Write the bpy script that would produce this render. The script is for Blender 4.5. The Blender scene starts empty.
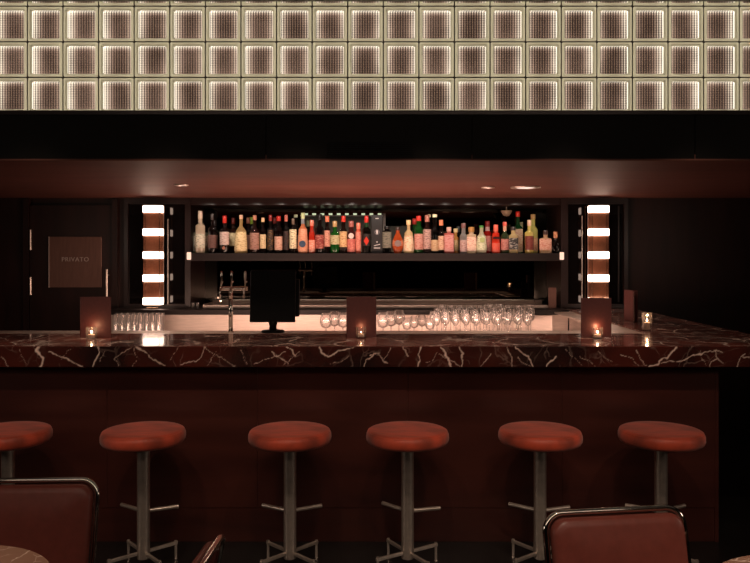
import bpy, bmesh, math, random
from math import sin, cos, pi, radians
from mathutils import Vector, Matrix
random.seed(7)
sc = bpy.context.scene
col = sc.collection
F, CX, HY, CZ = 750.0, 375.0, 253.0, 1.575      # focal length in px, principal column, horizon row, eye height

def wx(px, d): return (px - CX) * d / F
def wz(py, d): return CZ - (py - HY) * d / F

# ------------------------------------------------------------------ node helpers / materials
def newmat(name):
    m = bpy.data.materials.new(name); m.use_nodes = True
    nt = m.node_tree; nt.nodes.clear()
    out = nt.nodes.new('ShaderNodeOutputMaterial')
    return m, nt, out
def N(nt, t, **kw):
    n = nt.nodes.new(t)
    for k, v in kw.items():
        if k in n.inputs: n.inputs[k].default_value = v
        else: setattr(n, k, v)
    return n
def c4(c): return (c[0], c[1], c[2], 1)
def srgb(r, g, b):
    f = lambda v: (v/255/12.92) if v/255 <= .04045 else ((v/255+.055)/1.055)**2.4
    return (f(r), f(g), f(b))
def ramp(nt, fac, stops):
    r = nt.nodes.new('ShaderNodeValToRGB')
    e = r.color_ramp.elements
    while len(e) < len(stops): e.new(0.5)
    for i, (p, c) in enumerate(stops):
        e[i].position = p; e[i].color = c4(c)
    nt.links.new(fac, r.inputs[0]); return r
def math_(nt, op, a, b=None, clamp=False):
    n = nt.nodes.new('ShaderNodeMath'); n.operation = op; n.use_clamp = clamp
    for i, v in enumerate((a, b)):
        if v is None: continue
        if isinstance(v, (int, float)): n.inputs[i].default_value = v
        else: nt.links.new(v, n.inputs[i])
    return n.outputs[0]
def mixc(nt, fac, a, b):
    n = nt.nodes.new('ShaderNodeMix'); n.data_type = 'RGBA'
    for sock, v in ((n.inputs[0], fac), (n.inputs[6], a), (n.inputs[7], b)):
        if isinstance(v, (int, float)): sock.default_value = v
        elif isinstance(v, tuple): sock.default_value = c4(v)
        else: nt.links.new(v, sock)
    return n.outputs[2]

def principled(name, color, rough=.5, metal=0, coat=0, spec=.5, noise=0, nscale=20, bump=0, transmission=0, stretch=None, sheen=0):
    m, nt, out = newmat(name)
    b = N(nt, 'ShaderNodeBsdfPrincipled', Roughness=rough, Metallic=metal)
    b.inputs['Base Color'].default_value = c4(color)
    b.inputs['Coat Weight'].default_value = coat; b.inputs['Coat Roughness'].default_value = .06
    b.inputs['Specular IOR Level'].default_value = spec
    b.inputs['Transmission Weight'].default_value = transmission
    if sheen: b.inputs['Sheen Weight'].default_value = sheen
    nt.links.new(b.outputs[0], out.inputs[0])
    tc = N(nt, 'ShaderNodeTexCoord'); mp = N(nt, 'ShaderNodeMapping')
    nt.links.new(tc.outputs['Object'], mp.inputs[0])
    if stretch: mp.inputs['Scale'].default_value = stretch
    n = N(nt, 'ShaderNodeTexNoise', Scale=nscale, Detail=5.0)
    nt.links.new(mp.outputs[0], n.inputs['Vector'])
    lo = tuple(v*(1-noise) for v in color); hi = tuple(min(1, v*(1+noise)) for v in color)
    r = ramp(nt, n.outputs[0], [(.3, lo), (.7, hi)])
    nt.links.new(r.outputs[0], b.inputs['Base Color'])
    if bump:
        bp = N(nt, 'ShaderNodeBump', Strength=bump, Distance=.002)
        nt.links.new(n.outputs[0], bp.inputs['Height']); nt.links.new(bp.outputs[0], b.inputs['Normal'])
    return m
def emission(name, color, strength):
    m, nt, out = newmat(name)
    e = N(nt, 'ShaderNodeEmission', Strength=strength); e.inputs[0].default_value = c4(color)
    nt.links.new(e.outputs[0], out.inputs[0]); return m
def clearglass(name, tint=(1, 1, 1), haze=.12, gloss=.12, hazecol=None):
    m, nt, out = newmat(name)
    t = N(nt, 'ShaderNodeBsdfTransparent'); t.inputs[0].default_value = c4(tint)
    g = N(nt, 'ShaderNodeBsdfGlossy', Roughness=.06)
    d = N(nt, 'ShaderNodeBsdfDiffuse'); d.inputs[0].default_value = c4(hazecol or (.8, .72, .66))
    tr = N(nt, 'ShaderNodeBsdfTranslucent'); tr.inputs[0].default_value = c4(hazecol or (.8, .72, .66))
    h = N(nt, 'ShaderNodeMixShader'); h.inputs[0].default_value = .5
    nt.links.new(d.outputs[0], h.inputs[1]); nt.links.new(tr.outputs[0], h.inputs[2])
    lw = N(nt, 'ShaderNodeLayerWeight', Blend=.35)
    a = N(nt, 'ShaderNodeMixShader')
    nt.links.new(math_(nt, 'ADD', math_(nt, 'MULTIPLY', lw.outputs['Facing'], haze*2.2), haze*.4, True), a.inputs[0])
    nt.links.new(t.outputs[0], a.inputs[1]); nt.links.new(h.outputs[0], a.inputs[2])
    f = N(nt, 'ShaderNodeMixShader')
    nt.links.new(math_(nt, 'ADD', math_(nt, 'MULTIPLY', lw.outputs['Fresnel'], .6), gloss*.3, True), f.inputs[0])
    nt.links.new(a.outputs[0], f.inputs[1]); nt.links.new(g.outputs[0], f.inputs[2])
    nt.links.new(f.outputs[0], out.inputs[0]); return m
def wood(name, dark, light, rough=.3, coat=.5, axis=(1, 1, 9), coatr=.06, spec=.5):
    m, nt, out = newmat(name)
    b = N(nt, 'ShaderNodeBsdfPrincipled', Roughness=rough)
    b.inputs['Coat Weight'].default_value = coat; b.inputs['Coat Roughness'].default_value = coatr
    b.inputs['Specular IOR Level'].default_value = spec
    tc = N(nt, 'ShaderNodeTexCoord'); mp = N(nt, 'ShaderNodeMapping')
    mp.inputs['Scale'].default_value = axis
    nt.links.new(tc.outputs['Object'], mp.inputs[0])
    n = N(nt, 'ShaderNodeTexNoise', Scale=3.0, Detail=8.0, Distortion=.6)
    nt.links.new(mp.outputs[0], n.inputs['Vector'])
    r = ramp(nt, n.outputs[0], [(.3, dark), (.72, light)])
    nt.links.new(r.outputs[0], b.inputs['Base Color'])
    nt.links.new(b.outputs[0], out.inputs[0]); return m
def marble(name, base, base2, vein, rough=.12, vscale=2.6, attr=False, fine=1.0, main=1.0, th0=.018, gate=(.47, .62)):
    m, nt, out = newmat(name)
    b = N(nt, 'ShaderNodeBsdfPrincipled', Roughness=rough)
    b.inputs['Coat Weight'].default_value = .4; b.inputs['Coat Roughness'].default_value = .04
    tc = N(nt, 'ShaderNodeTexCoord')
    w = N(nt, 'ShaderNodeTexNoise', Scale=3.0, Detail=6.0)
    nt.links.new(tc.outputs['Object'], w.inputs['Vector'])
    vm = N(nt, 'ShaderNodeVectorMath', operation='MULTIPLY_ADD')
    nt.links.new(w.outputs['Color'], vm.inputs[0]); vm.inputs[1].default_value = (.35, .35, .35)
    nt.links.new(tc.outputs['Object'], vm.inputs[2])
    masks = []
    for s, th, amt in ((vscale, th0, main), (vscale*2.7, th0*1.7, .5*fine)):
        v = N(nt, 'ShaderNodeTexVoronoi', feature='DISTANCE_TO_EDGE', Scale=s)
        nt.links.new(vm.outputs[0], v.inputs['Vector'])
        r = ramp(nt, v.outputs['Distance'], [(0, (1, 1, 1)), (th, (0, 0, 0))])
        k = N(nt, 'ShaderNodeTexNoise', Scale=s*1.3, Detail=3.0)
        nt.links.new(tc.outputs['Object'], k.inputs['Vector'])
        kr = ramp(nt, k.outputs[0], [(gate[0], (0, 0, 0)), (gate[1], (1, 1, 1))])
        masks.append(math_(nt, 'MULTIPLY', math_(nt, 'MULTIPLY', r.outputs[0], kr.outputs[0]), amt))
    f = math_(nt, 'MAXIMUM', masks[0], masks[1])
    if attr:
        a = N(nt, 'ShaderNodeAttribute', attribute_name='vein')
        f = math_(nt, 'MAXIMUM', f, a.outputs['Fac'])
    n2 = N(nt, 'ShaderNodeTexNoise', Scale=1.7, Detail=4.0)
    nt.links.new(tc.outputs['Object'], n2.inputs['Vector'])
    br = ramp(nt, n2.outputs[0], [(.42, base), (.6, base2)])
    nt.links.new(mixc(nt, f, br.outputs[0], vein), b.inputs['Base Color'])
    nt.links.new(b.outputs[0], out.inputs[0]); return m

M = {}
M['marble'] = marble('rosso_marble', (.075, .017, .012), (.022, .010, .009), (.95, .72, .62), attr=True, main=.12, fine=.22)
M['marble_top'] = marble('rosso_marble_lit', (.24, .065, .048), (.09, .034, .028), (1, .78, .68), main=1, fine=1, rough=.15, vscale=3.4, th0=.045, gate=(.40, .56))  # same stone as the edge; light on the top put into paler colour
M['table_marble'] = marble('table_marble', (.30, .17, .12), (.22, .11, .08), (.75, .6, .5), rough=.2, vscale=5)
M['bar_wood'] = wood('lacquered_mahogany', (.048, .012, .009), (.085, .022, .016), rough=.35, coat=.35, axis=(.4, 1, 2.2), coatr=.2)
M['soffit_wood'] = wood('soffit_mahogany', (.095, .032, .023), (.14, .050, .037), rough=.55, coat=0, axis=(.5, 2.5, 1), spec=.3)
M['wall_wood'] = wood('dark_wall_wood', (.014, .006, .005), (.026, .010, .008), rough=.35, coat=.05, axis=(3, 1, .5), coatr=.3, spec=.3)
M['frame_wood'] = wood('frame_wood', (.010, .004, .0035), (.016, .006, .005), rough=.35, coat=.3, axis=(3, 1, .5), coatr=.2)
M['shelf_wood'] = wood('shelf_wood', (.009, .0055, .005), (.014, .008, .007), rough=.5, coat=0, spec=.3, axis=(.5, 1, 3))
M['fascia'] = principled('black_fascia', (.0022, .0018, .0016), rough=.5, spec=.15, noise=.3, nscale=2)
M['ceiling'] = principled('ceiling_paint', (.22, .22, .22), rough=.9, noise=.1)
M['room_wall'] = principled('room_wall', (.03, .02, .018), rough=.8, noise=.2)
M['floor'] = wood('black_floor', (.007, .006, .006), (.013, .011, .010), rough=.35, coat=.2, axis=(9, 1, 1))
M['steel'] = principled('brushed_steel', (.62, .50, .44), rough=.42, metal=.55, noise=.12, nscale=8, stretch=(1, 1, 14))
M['steel_dark'] = principled('satin_steel', (.74, .64, .56), rough=.33, metal=.8, noise=.1, nscale=30)
M['chrome'] = principled('chrome', (.75, .72, .66), rough=.08, metal=1, noise=.03)
M['brass'] = principled('aged_brass', (.55, .36, .22), rough=.25, metal=1, noise=.1)
M['pewter'] = principled('pewter_wood_plate', (.16, .085, .065), rough=.5, metal=.2, noise=.12, nscale=6, stretch=(10, 1, 1))
M['letter'] = principled('letter_metal', (.50, .42, .38), rough=.5, metal=.2)
M['suede'] = principled('worn_red_leather', (.46, .060, .024), rough=.5, noise=.55, nscale=5, bump=.35, sheen=.25, stretch=(1, 2.2, 1))
M['suede_dark'] = principled('red_leather_seam', (.22, .028, .010), rough=.6, noise=.3)
M['leather'] = principled('oxblood_leather', (.23, .055, .040), rough=.4, noise=.10, nscale=30, bump=.06, coat=.05)
M['rubber'] = principled('black_rubber', (.01, .01, .01), rough=.7)
M['black_plastic'] = principled('black_plastic', (.002, .0018, .0018), rough=.5, noise=.1, spec=.12)
M['mirror'] = principled('smoked_mirror', (.055, .048, .04), rough=.015, metal=1, noise=.0)
M['black_glass'] = principled('black_glass', (.004, .003, .003), rough=.05, noise=.0)
M['menu'] = principled('menu_leatherette', (.085, .022, .020), rough=.5, noise=.12, nscale=60, bump=.1)
M['paper'] = principled('menu_paper', (.6, .5, .42), rough=.8)
M['tan'] = principled('tan_leatherette', (.12, .05, .035), rough=.5, noise=.1)
M['glass'] = clearglass('clear_glass', haze=.24, hazecol=(.95, .85, .78), gloss=.2)
M['strip_metal'] = principled('strip_metal', (.6, .55, .5), rough=.45, metal=.8)
M['candleglass'] = clearglass('candle_glass', haze=.06, gloss=.3)
M['wax'] = principled('wax', (.8, .55, .40), rough=.5)
M['flame'] = emission('flame', (1, .62, .36), 45)
M['sconce_glow'] = emission('lit_glass', (1, .70, .54), 7)
M['sconce_tube'] = clearglass('sconce_tube', tint=(.95, .8, .7), haze=.05, gloss=.4, hazecol=(.6, .35, .25))
M['downlight'] = emission('downlight_lens', (1, .82, .68), 1.6)
M['mirror_dot'] = emission('mirror_image_dot', (.85, .95, .6), .8)
M['bracket_glow'] = emission('shelf_end_glow', (1, .62, .45), 1.3)
M['panel_olive'] = principled('olive_panel', (.085, .075, .05), rough=.5, noise=.35, nscale=4)
# diffuser of the light box: brighter bars behind each joint put into its emission
m_, nt_, o_ = newmat('diffuser')
tc = N(nt_, 'ShaderNodeTexCoord'); sx = N(nt_, 'ShaderNodeSeparateXYZ'); nt_.links.new(tc.outputs['Object'], sx.inputs[0])
def per(out, off, p, k):
    c_ = math_(nt_, 'COSINE', math_(nt_, 'MULTIPLY', math_(nt_, 'SUBTRACT', out, off), 2*pi/p))
    return math_(nt_, 'POWER', math_(nt_, 'ADD', math_(nt_, 'MULTIPLY', c_, .5), .5), k)
st_ = math_(nt_, 'ADD', math_(nt_, 'ADD', math_(nt_, 'MULTIPLY', per(sx.outputs['X'], .0437, .1877, 2.0), 2.3), math_(nt_, 'MULTIPLY', per(sx.outputs['Z'], 2.3135-2.0945, .1877, 8.0), 2.4)), .30)
e_ = N(nt_, 'ShaderNodeEmission'); nt_.links.new(st_, e_.inputs[1])
nt_.links.new(ramp(nt_, math_(nt_, 'MULTIPLY', st_, .3), [(.05, (1, .66, .50)), (.6, (1, .92, .76))]).outputs[0], e_.inputs[0])
nt_.links.new(e_.outputs[0], o_.inputs[0]); M['backlight'] = m_
M['strip_glow'] = emission('strip_glow', (1, .78, .62), 2.5)

def block_mat(name, color, rough=.25):
    m, nt, out = newmat(name)
    tr = N(nt, 'ShaderNodeBsdfTranslucent'); tr.inputs[0].default_value = c4(color)
    d = N(nt, 'ShaderNodeBsdfDiffuse'); d.inputs[0].default_value = c4(tuple(v*.8 for v in color))
    g = N(nt, 'ShaderNodeBsdfGlossy', Roughness=rough)
    a = N(nt, 'ShaderNodeMixShader'); a.inputs[0].default_value = .3
    nt.links.new(tr.outputs[0], a.inputs[1]); nt.links.new(d.outputs[0], a.inputs[2])
    b = N(nt, 'ShaderNodeMixShader'); b.inputs[0].default_value = .05
    nt.links.new(a.outputs[0], b.inputs[1]); nt.links.new(g.outputs[0], b.inputs[2])
    nt.links.new(b.outputs[0], out.inputs[0]); return m, nt, tr, d
M['block_rim'] = block_mat('glass_block_rim', (.93, .88, .70))[0]
m_, nt_, tr_, d_ = block_mat('glass_block_ribs', (.5, .4, .34))
tc = N(nt_, 'ShaderNodeTexCoord'); sx = N(nt_, 'ShaderNodeSeparateXYZ')
nt_.links.new(tc.outputs['Object'], sx.inputs[0])
a_ = math_(nt_, 'SINE', math_(nt_, 'MULTIPLY', sx.outputs['X'], 2*pi/.0135))
b_ = math_(nt_, 'SINE', math_(nt_, 'MULTIPLY', sx.outputs['Z'], 2*pi/.0125))
s_ = math_(nt_, 'ADD', math_(nt_, 'MULTIPLY', a_, .34), math_(nt_, 'MULTIPLY', b_, .10))
nz = N(nt_, 'ShaderNodeTexNoise', Scale=5.0, Detail=2.0)
oi = N(nt_, 'ShaderNodeObjectInfo'); cb = N(nt_, 'ShaderNodeVectorMath', operation='ADD')
nt_.links.new(tc.outputs['Object'], cb.inputs[0]); nt_.links.new(oi.outputs['Location'], cb.inputs[1])
nt_.links.new(cb.outputs[0], nz.inputs['Vector'])
s_ = math_(nt_, 'ADD', math_(nt_, 'ADD', s_, nz.outputs[0]), .02, True)
r_ = ramp(nt_, s_, [(.1, (.035, .02, .014)), (.9, (.25, .18, .15))])
nt_.links.new(r_.outputs[0], tr_.inputs[0]); nt_.links.new(r_.outputs[0], d_.inputs[0])
tp_ = N(nt_, 'ShaderNodeBsdfTransparent'); rt_ = ramp(nt_, s_, [(.1, (.12, .10, .09)), (.9, (.8, .74, .70))])
nt_.links.new(rt_.outputs[0], tp_.inputs[0])
mx_ = N(nt_, 'ShaderNodeMixShader'); mx_.inputs[0].default_value = .55
o_ = [n for n in nt_.nodes if n.type == 'OUTPUT_MATERIAL'][0]; l_ = o_.inputs[0].links[0].from_socket
nt_.links.new(l_, mx_.inputs[1]); nt_.links.new(tp_.outputs[0], mx_.inputs[2]); nt_.links.new(mx_.outputs[0], o_.inputs[0])
M['block_ribs'] = m_

# ------------------------------------------------------------------ mesh helpers
def link(o, parent=None):
    col.objects.link(o)
    if parent is not None: o.parent = parent
    return o
def obj(name, bm, mat, parent=None, smooth=False, loc=None, angle=None):
    bmesh.ops.recalc_face_normals(bm, faces=bm.faces)
    me = bpy.data.meshes.new(name); bm.to_mesh(me); bm.free()
    me.materials.append(M[mat] if isinstance(mat, str) else mat)
    if smooth:
        for p in me.polygons: p.use_smooth = True
        if angle: me.set_sharp_from_angle(angle=radians(angle))
    o = bpy.data.objects.new(name, me); link(o, parent)
    if loc: o.location = loc
    return o
def thing(name, label, cat, loc=(0, 0, 0), rz=0, group=None):
    o = bpy.data.objects.new(name, None); o.empty_display_size = .05; link(o)
    o.location = loc; o.rotation_euler = (0, 0, rz); tag(o, label, cat, group); return o
def tag(o, label, cat, group=None):
    o['label'] = label; o['category'] = cat
    if group: o['group'] = group
    return o
def struct(name, bm, mat, **k):
    o = obj(name, bm, mat, **k); o['kind'] = 'structure'; return o
def box(bm, x0, x1, y0, y1, z0, z1, bev=0, seg=2):
    r = bmesh.ops.create_cube(bm, size=1)
    bmesh.ops.scale(bm, vec=(x1-x0, y1-y0, z1-z0), verts=r['verts'])
    bmesh.ops.translate(bm, vec=((x0+x1)/2, (y0+y1)/2, (z0+z1)/2), verts=r['verts'])
    if bev:
        es = list({e for v in r['verts'] for e in v.link_edges})
        bmesh.ops.bevel(bm, geom=es, offset=bev, segments=seg, profile=.5, affect='EDGES')
    return bm
def B(*a, **k): return box(bmesh.new(), *a, **k)
def loft(bm, prof, seg=24, sq=2.0, dy=1.0, a0=0, a1=2*pi, cx=0, cy=0, caps=True, neck_r=None):
    """rings of (radius, z); sq = superellipse power of the body (2 round, 6 boxy); below neck_r the ring is round"""
    full = abs(a1-a0-2*pi) < 1e-6
    n = seg if full else seg+1
    rings = []
    for r, z in prof:
        k, d = sq, dy
        if neck_r and sq != 2.0:
            rm = max(p[0] for p in prof); t = max(0, min(1, (r-neck_r)/max(1e-6, rm-neck_r)))
            k = 2+(sq-2)*t; d = 1+(dy-1)*t
        elif neck_r:
            rm = max(p[0] for p in prof); t = max(0, min(1, (r-neck_r)/max(1e-6, rm-neck_r))); d = 1+(dy-1)*t
        vs = []
        for i in range(n):
            a = a0+(a1-a0)*i/seg
            c, s = cos(a), sin(a)
            f = (abs(c)**k+abs(s)**k)**(-1/k)
            vs.append(bm.verts.new((cx+r*f*c, cy+r*f*s*d, z)))
        rings.append(vs)
    for A, C in zip(rings, rings[1:]):
        for i in range(n if full else n-1):
            j = (i+1) % n
            try: bm.faces.new((A[i], A[j], C[j], C[i]))
            except ValueError: pass
    if caps and full:
        for R in (rings[0], rings[-1]):
            try: bm.faces.new(R)
            except ValueError: pass
    return bm
def tube(bm, pts, r, seg=10, closed=False):
    pts = [Vector(p) for p in pts]; n = len(pts); rings = []
    up = None
    for i, p in enumerate(pts):
        if closed: t = (pts[(i+1) % n]-pts[i-1]).normalized()
        else: t = (pts[min(i+1, n-1)]-pts[max(i-1, 0)]).normalized()
        if up is None:
            up = t.orthogonal().normalized()
        else:
            up = (up-t*up.dot(t)).normalized()
        s = t.cross(up)
        rings.append([bm.verts.new(p+(up*cos(2*pi*k/seg)+s*sin(2*pi*k/seg))*r) for k in range(seg)])
    rng = range(n if closed else n-1)
    for i in rng:
        A, C = rings[i], rings[(i+1) % n]
        off = 0
        if closed and i == n-1:   # best alignment on closing
            off = min(range(seg), key=lambda o: (A[0].co-C[o].co).length)
        for k in range(seg):
            bm.faces.new((A[k], A[(k+1) % seg], C[(k+1+off) % seg], C[(k+off) % seg]))
    if not closed:
        bm.faces.new(rings[0]); bm.faces.new(rings[-1])
    return bm
def T(*a, **k): return tube(bmesh.new(), *a, **k)
def L(*a, **k): return loft(bmesh.new(), *a, **k)
def prism(bm, poly, z0, z1, bev=0):
    lo = [bm.verts.new((x, y, z0)) for x, y in poly]; hi = [bm.verts.new((x, y, z1)) for x, y in poly]
    n = len(poly); bm.faces.new(lo[::-1]); bm.faces.new(hi)
    for i in range(n): bm.faces.new((lo[i], lo[(i+1) % n], hi[(i+1) % n], hi[i]))
    if bev:
        bmesh.ops.bevel(bm, geom=[e for e in bm.edges], offset=bev, segments=2, profile=.5, affect='EDGES')
    return bm
def rot_bm(bm, ang, axis='X', c=(0, 0, 0)):
    bmesh.ops.rotate(bm, cent=c, matrix=Matrix.Rotation(ang, 3, axis), verts=bm.verts); return bm
def copy_tree(o, parent=None):
    c = o.copy(); col.objects.link(c); c.parent = parent
    for ch in list(o.children): copy_tree(ch, c)
    return c
def ordn(n):
    w = ['zeroth','first','second','third','fourth','fifth','sixth','seventh','eighth','ninth','tenth','eleventh','twelfth','thirteenth','fourteenth','fifteenth','sixteenth','seventeenth','eighteenth','nineteenth','twentieth','twenty-first','twenty-second','twenty-third','twenty-fourth']
    return w[n]

# ------------------------------------------------------------------ camera
cam = bpy.data.cameras.new('camera'); cam.sensor_width = 36; cam.lens = 36; cam.shift_y = -(281.5-HY)/750
co = bpy.data.objects.new('camera', cam); link(co); co.location = (0, 0, CZ); co.rotation_euler = (pi/2, 0, 0)
cam.clip_start = .05; sc.camera = co

# ------------------------------------------------------------------ room shell
YB, YF, YN = 6.67, 3.95, 7.15          # back wall, fascia plane, niche mirror
ZS = 2.064                              # underside of the soffit
XW = 4.2
struct('floor', B(-XW, XW, -3.2, 7.4, -.1, 0), 'floor')
struct('ceiling', B(-XW, XW, -3.2, YF-.012, 2.896, 3.3), 'ceiling')
struct('wall_left', B(-XW-.1, -XW, -3.2, 7.4, 0, 3.6), 'room_wall')
struct('wall_right', B(XW, XW+.1, -3.2, 7.4, 0, 3.6), 'room_wall')
struct('wall_front', B(-XW, XW, -3.3, -3.2, 0, 3.3), 'room_wall')
NX0, NX1 = wx(191.5, YB), wx(560, YB)
wb = bmesh.new()
DX0, DX1 = wx(30, YB), wx(113, YB)      # door opening
box(wb, -XW, DX0, YB, 7.4, 0, ZS)
box(wb, DX0, DX1, YB+.03, 7.4, 0, ZS)
box(wb, DX1, NX0, YB, 7.4, 0, ZS)
box(wb, NX1, XW, YB, 7.4, 0, ZS)
box(wb, NX0, NX1, YB, 7.4, 2.0, ZS)
box(wb, NX0, NX1, 7.2, 7.4, 0, 2.0)
struct('wall_back', wb, 'wall_wood')
struct('trim_1', B(-XW, XW, YF, 7.4, ZS, ZS+.03), 'soffit_wood')                 # lacquered underside of the soffit
fb = bmesh.new()
xs = [-XW, wx(266, YF), wx(472, YF), wx(695, YF), XW]
for a, b in zip(xs, xs[1:]): box(fb, a+.0015, b-.0015, YF, YF+.02, ZS+.006, 2.305, .001, 1)
box(fb, -XW, XW, YF+.0205, YF+.03, ZS+.031, 2.305)
struct('trim_2', fb, 'fascia')                                                   # black fascia boards
struct('trim_3', B(-XW, XW, YF-.012, YF+.02, ZS-.004, ZS+.0045, .001, 1), 'soffit_wood')   # thin lip below the fascia
struct('trim_10', B(-XW, XW, YF-.014, YF-.0085, 2.303, 2.324), 'frame_wood')
struct('trim_4', B(-XW, XW, YF-.008, YF+.09, 2.306, 2.3132), 'brass')              # ledge the glass blocks stand on
struct('trim_5', B(NX0-.02, NX1+.02, YB-.03, YB, 2.0, ZS), 'frame_wood')         # header over the niche
struct('wall_upper', B(-XW, XW, YF+.30, YF+.34, ZS+.03, 3.6), 'ceiling')
struct('ceiling_upper', B(-XW, XW, YF-.012, YF+.34, 3.25, 3.3), 'ceiling')

# air vent in the fascia
v = thing('air_vent', 'black slotted air grille set in the fascia above the bar middle', 'vent', (wx(370, YF), YF, wz(149, YF)))
obj('frame', prism(bmesh.new(), [(-.24, -.006), (.24, -.006), (.24, -.001), (-.24, -.001)], -.042, .042), 'fascia', v)
vb = bmesh.new()
for i in range(7): box(vb, -.225, .225, -.011, -.006, -.034+i*.0105, -.029+i*.0105)
obj('slats', vb, 'black_plastic', v)

# ------------------------------------------------------------------ glass blocks (each one an object)
P = .1877; XJ = .0437; Z0 = 2.3135
XL, XR = XJ-11*P-.004, XJ+11*P+.004
BD = .050; g2 = P/2-.0035
def ring_faces(bm, outs, ins):
    n = len(outs)
    for i in range(n):
        j = (i+1) % n
        bm.faces.new((outs[i], outs[j], ins[j], ins[i]))
def sqr(bm, h, y, z0=0, r=.004, n=3):
    vs = []
    for cx_, cz_, a0 in ((1, 1, 0), (-1, 1, pi/2), (-1, -1, pi), (1, -1, 3*pi/2)):
        for k in range(n+1):
            a = a0+pi/2*k/n
            vs.append(bm.verts.new((cx_*(h-r)+r*cos(a), y, cz_*(h-r)+r*sin(a))))
    return vs
rb = bmesh.new()
o1 = sqr(rb, g2, BD, r=.006); o2 = sqr(rb, g2, .004, r=.006); o3 = sqr(rb, g2-.004, 0, r=.006)
i1 = sqr(rb, g2-.011, 0, r=.007); i2 = sqr(rb, g2-.013, .003, r=.007); i3 = sqr(rb, g2-.017, .017, r=.007)
for a, b in ((o1, o2), (o2, o3), (o3, i1), (i1, i2), (i2, i3)): ring_faces(rb, a, b)
pb = bmesh.new(); hw = g2-.0171; nr = 11
row = []
for i in range(nr*4+1):
    x = -hw+2*hw*i/(nr*4); y = .019+.0018*cos(2*pi*i/4)
    row.append((pb.verts.new((x, y, -hw)), pb.verts.new((x, y, hw))))
for a, b in zip(row, row[1:]): pb.faces.new((a[0], b[0], b[1], a[1]))
first = None
rown = ['lowest', 'second', 'third', 'cut-off topmost']
for r in range(4):
    for k in range(-11, 11):
        loc = (XJ+(k+.5)*P, YF, Z0+(r+.5)*P)
        if first is None:
            first = thing('glass_block', '', 'glass block', loc, 0, 'backlit glass blocks above the bar')
            obj('rim', rb, 'block_rim', first, smooth=True, angle=40)
            obj('ribbed_face', pb, 'block_ribs', first, smooth=True)
            b = first
        else:
            b = copy_tree(first); b.location = loc
        kk = k+12
        where = ('%s from the left' % ordn(kk)) if kk <= 11 else ('%s from the right' % ordn(23-kk))
        b['label'] = 'backlit ribbed glass block in the %s row of the wall, %s' % (rown[r], where)
mo = bmesh.new()
for r in range(5):
    box(mo, XL+.001, XR-.001, YF+.006, YF+BD, Z0+r*P-.0032, Z0+r*P+.0032)
for k in range(-11, 12):
    box(mo, XJ+k*P-.0032, XJ+k*P+.0032, YF+.0065, YF+BD, Z0+.0035, Z0+4*P-.0035)
mj = obj('mortar_grid', mo, principled('dark_mortar', (.05, .04, .03), rough=.8), None)
tag(mj, 'dark thin joint grid holding the glass block wall together', 'grout')
struct('trim_11', box(B(-XW, XL, YF, YF+.299, 2.3133, 3.249), XR, XW, YF, YF+.299, 2.3133, 3.249), 'fascia')
bl = thing('light_box', 'warm light box standing behind the glass block wall', 'light box', (0, YF+.058, 2.0945))
obj('lit_panel', B(XL+.002, XR-.002, 0, .012, .2195, 1.12), 'backlight', bl)
obj('back_tray', B(XL+.001, XR-.001, .013, .03, 0, 1.14), 'ceiling', bl)
# ------------------------------------------------------------------ bar countertop (marble)
YC0, YC1, ZC, TC = 3.95, 4.58, 1.083, .108
ct = thing('bar_countertop', 'long dark red marble bar top with white veins', 'bar top', (0, YC0, ZC))
poly = [(-3.3, 0.004), (2.28, 0.004), (2.28, 6.62-YC0), (1.68, 6.62-YC0), (1.68, YC1-YC0), (-3.3, YC1-YC0)]
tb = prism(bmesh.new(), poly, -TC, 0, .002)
obj('marble_slab', tb, 'marble_top', ct)
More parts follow.
